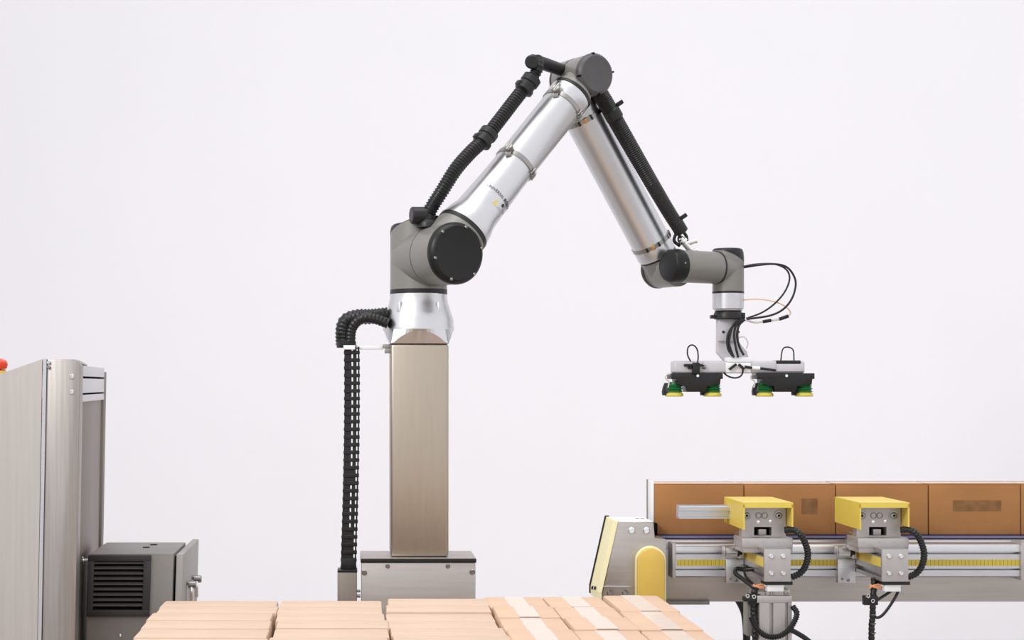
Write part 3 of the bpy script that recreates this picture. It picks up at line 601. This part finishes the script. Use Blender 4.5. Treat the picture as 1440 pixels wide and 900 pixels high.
# ------------------------------------------------------------------ clamp units on the rail
def clamp_unit():
    Y0 = 4.20; g = thing('clamp_unit', P(1093, 795, 4.40), 'left clamp unit with yellow guard on the conveyor rail, with a grey air cylinder below', 'clamp', 'clamp units on the conveyor rail')
    q = lambda px, py, Y: P(px, py, Y)
    # extrusion block facing the camera
    xa, xb = XX(1075, Y0), XX(1112, Y0); zt, zb_ = ZZ(772.5, Y0), ZZ(818, Y0)
    sz = lambda f: zb_+(zt-zb_)*f
    s2 = [(xa, 0.0), (xa, 0.12), (xa+0.012, 0.14), (xa+0.012, 0.24), (xa, 0.26), (xa, 0.76), (xa+0.012, 0.78), (xa+0.012, 0.86), (xa, 0.88), (xa, 1.0), (xb, 1.0), (xb, 0.0)]
    sr = MB().prism([(x, Y0+0.009, sz(f)) for x, f in s2], (0, 0.225, 0)).build('slide_rail', M['alu_satin'], g)
    MB().box((xa-0.0012, Y0+0.012, sz(0.44)), (xa+0.001, Y0+0.225, sz(0.72))).build('ruler_tape', M['yellow_bright'], sr)
    fp = MB().box((xa, Y0, zb_), (xb, Y0+0.009, zt), 0.0012).build('front_plate', M['plate'], g)
    for px in (1084.5, 1101.5):
        for py in (782, 806): screw('screw', q(px, py, Y0), (0, -1, 0), 0.0064, 0.005, fp, M['chrome'])
    # carriage on top
    Yb = 4.27
    MB().box(q(1045, 765, Yb), q(1102, 772.5, Yb+0.09), 0.001).box(q(1043.5, 757, Yb-0.006), q(1101.5, 765, Yb+0.09), 0.0012).build('carriage', M['plate'], g)
    for px in (1051, 1072.5, 1094):
        MB().prism([q(px-2.5, 768, Yb-0.001), q(px+1, 762.5, Yb-0.007), q(px+2.5, 768, Yb-0.001)], (0, 0.004, 0)).build('carriage_slot', M['hole'], g)
    Yp = 4.30; fx = lambda x: x
    mp = MB()
    for a in ((1043, 714, 1105, 741), (1043, 741, 1060.5, 753), (1085, 741, 1105, 753), (1043, 753, 1105, 757.5)):
        mp.box(q(a[0], a[1], Yp), P(a[2], a[3], Yp)+Vector((0, 0.03, 0)))
    mo = mp.build('mounting_plate', M['plate'], g)
    MB().box(q(1059, 740, Yp)+Vector((0, 0.028, 0)), q(1086, 754, Yp)+Vector((0, 0.034, 0))).build('window_back', M['hole'], mo)
    MB().box(q(1067.5, 744.5, Yp)+Vector((0, 0.006, 0)), q(1078.5, 752.8, Yp)+Vector((0, 0.028, 0)), 0.001).build('slide_block', M['plate'], mo)
    for px in (1050, 1095):
        MB().ring(q(px, 725, Yp-0.001), (0, -1, 0), 0.0122, 0.003, 0.0035, 24).lathe(q(px, 725, Yp), (0, -1, 0), [(0.0085, -0.002), (0.0085, 0.004), (0.0065, 0.0055), (0.0035, 0.0055), (0.0033, 0.003)], 20).build('bolt', M['strap'], mo)
        MB().cyl(q(px, 725, Yp-0.0035), q(px, 725, Yp-0.0045), 0.0032, seg=12).build('bolt_socket', M['hole'], mo)
    for px in (1067, 1075.5):
        MB().ring(q(px, 725, Yp-0.001), (0, -1, 0), 0.0078, 0.002, 0.0015, 20).build('plate_hole', M['gbox'], mo)
    for px, py in ((1066, 734), (1083, 733)):
        MB().lathe(q(px, py, Yp), (0, -1, 0), [(0.004, -0.002), (0.004, 0.0012), (0.0025, 0.0016)], 14).build('pin', M['chrome'], mo)
    # yellow guard
    Xl, Xr = XX(1047.5, 4.25), XX(1115.5, 4.25)
    zt1, zbt = ZZ(709, 4.25), ZZ(745, 4.25); th = 0.004
    gd = MB()
    gd.prism([(Xl, 4.25, zt1), (Xl, 4.47, zt1), (Xl, 4.47, zbt+0.002), (Xl, 4.25, zbt)], (-th, 0, 0))
    gd.prism([(Xr, 4.25, zt1), (Xr, 4.44, zt1), (Xr, 4.44, ZZ(741, 4.25)), (Xr, 4.25, ZZ(741, 4.25))], (-th, 0, 0))
    gd.box((Xl-th, 4.25, zt1), (Xr, 4.47, zt1+th)).box((Xl-th, 4.25, zt1-0.009), (Xr, 4.254, zt1))
    gd.build('yellow_guard', M['yellow_bright'], g)
    for py in (716, 726):
        MB().cyl((Xr, 4.29, ZZ(py, 4.29)), (Xr+0.009, 4.29, ZZ(py, 4.29)), 0.0042, bev=0.001).build('guard_screw', M['chrome'], g)
    # bracket and knob on the left
    br = MB().box(q(1021, 786, 4.42), q(1046, 820, 4.42)+Vector((0, 0.02, 0)), 0.0015).box(q(1040, 750, 4.38), q(1046, 786, 4.38)+Vector((0, 0.06, 0)), 0.001).build('rail_clamp', M['alu_satin'], g)
    screw('screw', q(1035.5, 816, 4.42), (0, -1, 0), 0.0044, 0.003, br, M['strap'])
    screw('screw', q(1027, 814, 4.42), (0, -1, 0), 0.003, 0.003, br, M['strap'])
    kn = MB().cyl(q(1019, 776, 4.39), q(1037, 776, 4.39), 0.0118, bev=0.002).cyl(q(1017, 775, 4.39), q(1019, 775, 4.39), 0.0145, bev=0.001).build('lock_pin', M['alu'], g)
    MB().cyl(q(1036, 776, 4.39), q(1043, 776, 4.39), 0.0125, bev=0.002).build('lock_knob', M['black'], kn)
    # wiring under the block
    MB().box(q(1076, 819, 4.22), q(1098, 822, 4.26), 0.0005).box(q(1079, 822, 4.215), q(1098, 830, 4.245), 0.002).build('sensor_plug', M['white'], g)
    MB().box(q(1076, 817.8, 4.212), q(1108, 819.6, 4.26), 0.001).build('plug_holder', M['black'], g)
    for dy, x2 in ((0, 1076), (3, 1077), (5, 1074)):
        MB().tube([q(1059, 827-dy, 4.24), q(1066, 823+dy*0.6, 4.235), q(x2, 822+dy, 4.235)], 0.0022, 8).build('orange_wire', M['orange'], g)
    return g
u1 = clamp_unit()
u2 = copy_tree(u1); u2.location = u1.location+Vector((XX(1240.5, 4.20)-XX(1075, 4.20), 0, 0))
u2['label'] = 'right clamp unit with yellow guard on the conveyor rail, nothing but cables below'
# guide bar on the left unit
gbz = lambda py: ZZ(py, 4.40)
gx0, gx1 = XX(955, 4.40), XX(1047.5, 4.25)-0.004
gs = [(4.405, 711), (4.40, 713), (4.40, 718), (4.412, 718.6), (4.412, 727), (4.40, 727.3), (4.40, 729.5), (4.44, 729.5), (4.44, 711)]
gb = MB().prism([(gx0, y, gbz(p)) for y, p in gs], (gx1-gx0, 0, 0)).build('guide_bar', M['alu_satin'], u1)
gb['label'] = 'slotted aluminium guide bar'
# cylinder below the left unit
Yc = 4.225
cyq = lambda px, py, dy=0.0: P(px, py, Yc)+Vector((0, dy, 0))
xs = [(1068, 0.0), (1082, 0.0), (1082, 0.009), (1087.5, 0.009), (1087.5, 0.0), (1104, 0.0), (1104, 0.009), (1108.5, 0.009), (1108.5, 0.0), (1113.5, 0.0)]
x0_ = XX(1068, Yc); x1_ = XX(1113.5, Yc)
poly = [(XX(a, Yc), Yc+d, ZZ(848, Yc)) for a, d in xs]+[(x1_, Yc+0.07, ZZ(848, Yc)), (x0_, Yc+0.07, ZZ(848, Yc))]
ac = MB().prism(poly, (0, 0, -(ZZ(848, Yc)-ZZ(903, Yc)))).build('air_cylinder', M['plate'], u1)
MB().box(cyq(1065, 838, 0.002), cyq(1114, 848, 0.07), 0.001).box(cyq(1062, 833, 0.02), cyq(1113, 842, 0.07), 0.001).box(cyq(1078, 829, 0.004), cyq(1112, 838, 0.05), 0.003).build('cylinder_head', M['plate'], ac)
MB().box(cyq(1068.5, 903, 0.001), cyq(1113, 912, 0.069), 0.003).build('cylinder_foot', M['plate'], ac)
for px, py in ((1086, 835), (1106.5, 834)):
    MB().lathe(cyq(px, py, 0.004), (0, -1, 0), [(0.0062, -0.002), (0.0062, 0.002), (0.004, 0.003), (0.0026, 0.003), (0.0024, 0.001)], 16).build('port', M['strap'], ac)
MB().box(cyq(1098, 825, 0.0), cyq(1103, 832, 0.02), 0.001).build('sensor_tab', M['lip'], ac)
MB().box(cyq(1054, 846, 0.03), cyq(1068, 897, 0.07), 0.002).build('cylinder_guide', M['gbox'], ac)
# cables on the clamp units
def loop(u, dx, label, cut):
    pts = [P(1104, 745.5, 4.27), P(1115, 745, 4.26), P(1125, 751, 4.25), P(1132, 763, 4.25), P(1136, 779, 4.25), P(1133, 795, 4.25), P(1125, 806, 4.25), P(1112.5, 812, 4.25)]
    pts = [p+Vector((dx, 0, 0)) for p in pts]
    return lone(MB().ribbed(pts, 0.0088, 0.0070, 0.16, 12), 'corrugated_cable', M['rubber'], label, 'cable', 'corrugated cables on the clamp units')
loop(u1, 0, 'black corrugated cable arching along the right side of the left clamp unit', 0)
DX = u2.location.x-u1.location.x
loop(u2, DX, 'black corrugated cable arching along the right side of the right clamp unit', 0)
lone(MB().tube([P(1060, 800, 4.33), P(1046, 801, 4.34), P(1036, 800, 4.34), P(1034, 806, 4.33), P(1044, 814, 4.30), P(1056, 823, 4.26), P(1064, 830, 4.25)], 0.0056, 10).tube([P(1046, 803, 4.33), P(1050, 812, 4.30), P(1062, 824, 4.25)], 0.003, 8), 'power_cable', M['rubber'], 'black cable hooking round the left side of the left clamp unit', 'cable')
lone(MB().tube([P(1018, 822, 4.84), P(1034, 838, 4.84), P(1043, 852, 4.84), P(1048, 868, 4.84), P(1050, 900, 4.84), P(1049, 960, 4.84), P(1050, 1056, 4.84)], 0.0108, 12), 'drop_cable', M['rubber'], 'thick smooth black cable curving down behind the conveyor beam, left of the air cylinder', 'cable')
d1 = thing('drop_conduit', P(1062, 840, 4.28), 'lumpy black conduit hanging from the left clamp unit beside the air cylinder', 'conduit')
d1.location.z = 0
MB().ribbed([P(1063, 826, 4.24), P(1060, 838, 4.24), P(1060, 862, 4.24), P(1062, 890, 4.23), P(1060, 960, 4.23), P(1060, 1130, 4.24)], 0.0085, 0.011, 0.15, 12).build('conduit_tube', M['rubber'], d1)
MB().obox(P(1053, 842, 4.235), Vector((1, 0, 0)), Vector((0, 1, 0)), k, (0.030, 0.020, 0.012), 0.002).box(P(1053, 836, 4.232), P(1066, 848, 4.26), 0.002).build('conduit_clip', M['black'], d1)
for px, py in ((1051, 838), (1060, 839)):
    MB().ring(P(px, py, 4.226), (0.3, -1, 0), 0.0052, 0.004, 0.0022, 16).build('clip_screw', M['chrome'], d1)
lone(MB().ribbed([P(1056, 868, 4.21), P(1064, 884, 4.20), P(1078, 894.5, 4.198), P(1094, 895, 4.198), P(1108, 887, 4.20), P(1117, 874, 4.205), P(1120.5, 862, 4.21), P(1115, 853, 4.22)], 0.0075, 0.0055, 0.22, 12), 'looped_hose', M['rubber'], 'ribbed black hose looping under the air cylinder', 'hose')
lone(MB().tube([P(1112, 886, 4.215), P(1122, 891, 4.215), P(1138, 902, 4.215), P(1160, 925, 4.215), P(1166, 1010, 4.22), P(1166, 1136, 4.22)], 0.0062, 10), 'tail_cable', M['rubber'], 'black cable trailing away to the right below the air cylinder', 'cable')
d2 = thing('drop_conduit', P(1226, 840, 4.25), 'thin banded black conduit hanging straight down from the right clamp unit', 'conduit')
d2.location.z = 0
MB().ribbed([P(1229, 815, 4.27), P(1229, 826, 4.25), P(1227.5, 845, 4.24), P(1227, 870, 4.24), P(1225.5, 900, 4.24), P(1225, 1133, 4.24)], 0.0080, 0.011, 0.13, 12).build('conduit_tube', M['rubber'], d2)
MB().box(P(1215, 838, 4.232), P(1232, 850, 4.25), 0.002).build('conduit_clip', M['black'], d2)
for px, py in ((1220.5, 838), (1227, 845)):
    MB().ring(P(px, py, 4.228), (0.3, -1, 0), 0.0052, 0.004, 0.0022, 16).build('clip_screw', M['chrome'], d2)
for py in (864, 877, 890):
    MB().ring(P(1227, py, 4.24), k, 0.0088, 0.0018, 0.0012, 16).build('cable_tie', M['strap'], d2)
lone(MB().tube([P(1266, 824, 4.24), P(1260, 838, 4.235), P(1250, 854, 4.23), P(1241, 865, 4.23), P(1234, 868.5, 4.235), P(1229, 866, 4.24)], 0.0036, 10), 'thin_cable', M['rubber'], 'long thin black cable sagging from the right clamp unit to its conduit', 'cable')
lone(MB().tube([P(1256, 829, 4.245), P(1246, 836, 4.24), P(1233, 844, 4.235)], 0.0036, 10), 'thin_cable', M['rubber'], 'short thin black cable slanting from the right clamp unit to its conduit', 'cable')

# ------------------------------------------------------------------ pallet of cartons
ZT = 0.553; LH = 0.144
pa = thing('wooden_pallet', (0.13, 3.55, 0), 'wooden pallet under the stack of pale cartons', 'pallet')
PX0, PX1, PY0, PY1 = -0.45, 0.715, 2.98, 4.01
for i in range(7):
    yy = PY0+(PY1-PY0-0.1)*i/6
    MB().box((PX0, yy, 0.099), (PX1, yy+0.1, 0.1205), 0.002, seg=1).build('deck_board', M['wood'], pa)
for xx in (PX0, 0.083, PX1-0.1):
    for yy in (PY0, 3.445, PY1-0.1):
        MB().box((xx, yy, 0.022), (xx+0.1, yy+0.1, 0.099), 0.002, seg=1).build('pallet_block', M['wood'], pa)
    MB().box((xx, PY0, 0.0), (xx+0.1, PY1, 0.022), 0.002, seg=1).build('bottom_board', M['wood'], pa)
ordn = ['first', 'second', 'third', 'fourth', 'fifth', 'sixth', 'seventh', 'eighth', 'ninth']
def carton(x0, x1, y0, y1, zt, tape, label, m, group, rot=0.0):
    c = Vector(((x0+x1)/2, (y0+y1)/2, zt-LH)); hx, hy = (x1-x0)/2, (y1-y0)/2
    z1 = zt-0.0008 if tape else zt
    t = thing('stacked_carton', c, label, 'carton', group) if tape else None
    mb = MB().box((-hx, -hy, 0.0006), (hx, hy, LH-(0.0 if not tape else 0.0)), 0.0045)
    mb.v = [v+c for v in mb.v]
    if not tape:
        o = mb.build('stacked_carton', m, None)
        o.data.transform(Matrix.Translation(-c)); o.location = c; o.rotation_euler.z = rot
        tag(o, label, 'carton', group); return o
    mb.build('carton_body', m, t)
    tp = MB().box(c+Vector((-0.022, -hy+0.0005, LH)), c+Vector((0.022, hy-0.0005, LH+0.0005)))
    tp.build('tape_strip', M['tape'], t)
    t.rotation_euler.z = rot
    return t
cols = [(-0.437, -0.1735, 'left'), (-0.1685, 0.0645, 'second'), (0.0675, 0.3005, 'third')]
for ci, (a, b, nm) in enumerate(cols):
    for ri in range(8):
        y1 = 3.937-0.1155*ri+(0.02 if ci == 2 else 0.0)+R.uniform(-0.002, 0.002)
        y0 = y1-0.1105; d = R.uniform(-0.006, 0.006); z = ZT+R.uniform(-0.006, 0.001)
        if y0 < PY0-0.0: continue
        vis = ri < 6
        where = {'left': 'leftmost column of the pallet', 'second': 'second column from the left of the pallet', 'third': 'middle untaped column of the pallet'}[nm]
        lab = 'long untaped carton, %s, %s row from the back' % (where, ordn[ri])
        if ri == 0: lab = 'long untaped carton, %s, rearmost row' % where
        carton(a+d+R.uniform(0, 0.002), b+d, y0, y1, z, False, lab, M['kraft'], 'untaped cartons on the pallet', R.uniform(-0.014, 0.014))
cols = [(0.304, 0.4375, 'first taped column beside the untaped cartons', 0.1835, 5), (0.4405, 0.5745, 'middle taped column of the pallet', 0.1835, 5), (0.5775, 0.706, 'right edge column of the pallet', 0.2745, 3)]
for ci, (a, b, nm, dp, nr) in enumerate(cols):
    for ri in range(nr):
        y1 = 3.995-dp*ri+R.uniform(-0.0015, 0.0015); y0 = y1-dp+0.0035; z = ZT+R.uniform(-0.002, 0.002)
        lab = 'taped square-set carton, %s, %s' % (nm, 'rearmost row' if ri == 0 else ordn[ri]+' row from the back')
        d = R.uniform(-0.003, 0.003)
        carton(a+d, b+d, y0, y1, z, True, lab.replace('square-set ', ''), M['kraft2'], 'taped cartons on the pallet', R.uniform(-0.012, 0.012))
# lower layers, the outer ring only
lay = 0
for L in (1, 2):
    for i in range(4):
        for j in range(5):
            if 0 < i < 3 and 0 < j < 4: continue
            a = -0.437+i*0.286; y = 3.0+j*0.2
            zt = ZT-LH*L-0.0012*L
            o = MB().box((a, y, zt-LH+0.001), (a+0.283, y+0.196, zt-0.0016), 0.004).build('layer_carton', M['kraft'], None)
            tag(o, 'pale carton in a lower layer of the pallet stack', 'carton', 'lower layers of the pallet stack')

# ------------------------------------------------------------------ steel cabinet at the left
YA = 3.85
cbn = thing('steel_cabinet', (XX(70, YA), 4.2, 0), 'tall brushed stainless machine cabinet with sloping top at the left edge', 'cabinet')
KS = 0.018
def shear(mb, zt=ZZ(505, YA)):
    for v in mb.v: v.x -= KS*(zt-v.z)
    return mb
def pol(pts, Y): return [P(x, y, Y) for x, y in pts]
zf = lambda Y: PY+HC*F/Y
# side panel with sloping top
a, b = P(59.5, 505, YA), P(-110, 565, 4.05)
shear(MB().add([a, b, (b.x, b.y, 0), (a.x, a.y, 0), a+Vector((0, 0.006, 0)), b+Vector((0, 0.006, 0)), (b.x, b.y+0.006, 0), (a.x, a.y+0.006, 0)], [(0, 1, 2, 3), (4, 5, 6, 7), (0, 1, 5, 4), (1, 2, 6, 5), (2, 3, 7, 6), (3, 0, 4, 7)])).build('side_panel', M['steel_cab'], cbn)
shear(MB().prism([P(60.5, 504.5, YA-0.004), P(65.5, 504.5, YA-0.004), Vector((XX(65.5, YA), YA-0.004, 0)), Vector((XX(60.5, YA), YA-0.004, 0))], (0, 0.012, 0))).build('corner_trim', M['alu_satin'], cbn)
pst = shear(MB().prism([P(66, 505.3, YA), P(103, 505.3, YA), P(109, 508.5, YA), P(112.5, 515, YA), Vector((XX(112.5, YA), YA, 0)), Vector((XX(66, YA), YA, 0))], (0, 0.05, 0))).build('front_post', M['steel_post'], cbn, bev=0.002)
for px, py, r in ((101.5, 529.5, 3.6), (101.5, 551.5, 3.4)):
    o = screw('screw', shear(MB().add([P(px, py, YA)], [])).v[0], (0, -1, 0), r*YA/F, 0.003, pst, M['alu'])
for py, mm in ((509.5, 'alu'), (516, 'gbox')):
    MB().cyl(shear(MB().add([P(68.5, py, YA)], [])).v[0], shear(MB().add([P(68.5, py, YA)], [])).v[0]+Vector((0, -0.004, 0)), 0.0035, seg=14).build('hinge_pin', M[mm], pst)
YBk = 4.50
def side(y0, y1, x_in, name, m, Y1=YBk, bev=0.001):
    """a bar along the right side of the cabinet: from the post back to depth Y1, between two picture heights at the post"""
    z1, z0 = ZZ(y0, YA+0.05), (ZZ(y1, YA+0.05) if y1 is not None else 0.0)
    X0 = XX(112.5, YA)-0.004; X1 = XX(147, YBk)
    q = [Vector((X0-x_in, YA+0.05, z0)), Vector((X1-x_in, Y1, z0)), Vector((X1-x_in-0.04, Y1, z0)), Vector((X0-x_in-0.04, YA+0.05, z0))]
    return shear(MB().prism(q, (0, 0, z1-z0))).build(name, m, cbn, bev=bev)
side(514, 529, 0.0, 'side_bar', M['alu_satin'])
side(532, 553, 0.0, 'side_bar', M['alu_satin'])
side(555.5, 565.5, 0.0, 'side_bar', M['alu_satin'])
side(515, 566, 0.012, 'bar_backing', M['hole'])
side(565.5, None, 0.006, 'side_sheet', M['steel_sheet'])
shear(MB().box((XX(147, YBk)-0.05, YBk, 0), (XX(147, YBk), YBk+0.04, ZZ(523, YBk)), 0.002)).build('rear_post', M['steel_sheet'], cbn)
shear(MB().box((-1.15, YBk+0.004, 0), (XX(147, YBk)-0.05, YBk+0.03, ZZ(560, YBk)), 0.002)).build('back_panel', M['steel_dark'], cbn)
tp_ = MB().add([P(59.5, 507, YA+0.01), P(112, 507, YA+0.04), Vector((XX(147, YBk)-0.045, YBk, ZZ(508, YA))), Vector((-1.0, YBk, ZZ(508, YA)-0.06)), P(-110, 566, 4.06)], [(0, 1, 2, 3, 4)])
tp_.v += [v-Vector((0, 0, 0.004)) for v in tp_.v]; tp_.f += [(9, 8, 7, 6, 5)]+[(i, (i+1) % 5, (i+1) % 5+5, i+5) for i in range(5)]
shear(tp_).build('top_sheet', M['steel'], cbn)
# emergency stop
ax = Vector((0.22, -0.15, 1)).normalized(); eo = P(-7, 522.5, 3.98)
es_ = MB().lathe(eo, ax, [(0.027, -0.012), (0.027, 0.003), (0.024, 0.008)], 32).build('emergency_stop', M['estop'], cbn)
MB().lathe(eo, ax, [(0.014, 0.006), (0.014, 0.012), (0.025, 0.013), (0.026, 0.022), (0.022, 0.029), (0.012, 0.031)], 32).build('red_button', M['red'], es_)
MB().lathe(eo, ax, [(0.0285, -0.020), (0.0285, -0.004), (0.026, -0.002)], 32).build('button_collar', M['black'], es_)

# ------------------------------------------------------------------ grey control box
g = thing('control_box', (XX(185, 4.05), 4.2, 0), 'dark grey control box with black louvered vent beside the steel cabinet', 'control box')
X0, X1 = XX(125, 4.05), XX(244, 4.05); zt = ZZ(778.5, 4.05)
KB = 0.03
def lean(mb):
    for v in mb.v: v.x -= KB*(zt-v.z)
    return mb
lean(MB().box((X0, 4.05, 0), (X1, 4.34, zt), 0.002)).build('box_body', M['gbox'], g)
gq = lambda px, py, dy=0.0: Vector((XX(px, 4.05)+KB*(zt-ZZ(py, 4.05))*0, 4.05+dy, ZZ(py, 4.05)))
lf = MB()
for a in ((124.5, 780.5, 213, 788.5), (124.5, 857, 213, 866.5), (124.5, 788.5, 133.5, 857), (203, 788.5, 213, 857)):
    lf.box(gq(a[0], a[1], -0.010), gq(a[2], a[3], 0.002))
lv = lean(lf).build('louver', M['louver'], g, bev=0.0008)
lean(MB().box(gq(132, 788, -0.0015), gq(204, 857.5, 0.001))).build('louver_back', M['hole'], lv)
for i in range(9):
    py = 791.2+7.45*i
    lean(MB().prism([gq(133.5, py+1.2, -0.0085), gq(203, py+1.2, -0.0085), gq(203, py, -0.0095), gq(133.5, py, -0.0095), gq(133.5, py-1.6, -0.002), gq(203, py-1.6, -0.002)][:4], (0, 0.008, 0.0045))).build('slat', M['slat'], lv)
lean(MB().lathe(gq(172.5, 893.5, 0), (0, -1, 0), [(0.0036, -0.002), (0.0036, 0.002), (0.002, 0.003)], 14)).build('screw', M['chrome'], g)
MB().cyl(P(124, 788, 4.07), P(117, 788, 4.07), 0.0042).cyl(P(117.5, 788, 4.07), P(113.5, 788, 4.07), 0.0098, bev=0.002).build('side_knob', M['chrome'], g)
for x, y in ((-0.505, 4.27), (-0.515, 4.20)):
    MB().cyl((x, y, zt-0.001), (x, y, zt+0.0015), 0.009, seg=18).build('cable_gland', M['hole'], g)
dx0, dx1 = XX(248, 4.06), XX(258, 4.06)
dr = lean(MB().box((dx0, 4.06, 0.05), (dx1, 4.46, ZZ(779.5, 4.06)), 0.002)).build('box_door', M['gdoor'], g)
lean(MB().box((X1, 4.09, 0.05), (dx0, 4.33, ZZ(784, 4.06)), 0.0)).build('door_gap', M['hole'], g)
for px, yd, a, b in ((263, 4.16, 820, 846), (270, 4.30, 812, 840)):
    xh = dx1-KB*(zt-ZZ(a, yd))
    z1, z0 = ZZ(a, yd), ZZ(b, yd)
    MB().cyl((xh, yd, z1), (xh+0.020, yd, z1), 0.0055, bev=0.001).cyl((xh+0.004, yd, z1-0.004), (xh+0.024, yd, z1-0.004), 0.009, bev=0.002).build('latch_base', M['strap'], dr)
    MB().box((xh+0.008, yd-0.008, z0), (xh+0.016, yd+0.008, z1-0.006), 0.003).build('latch_handle', M['chrome'], dr)
bpy.context.view_layer.update()
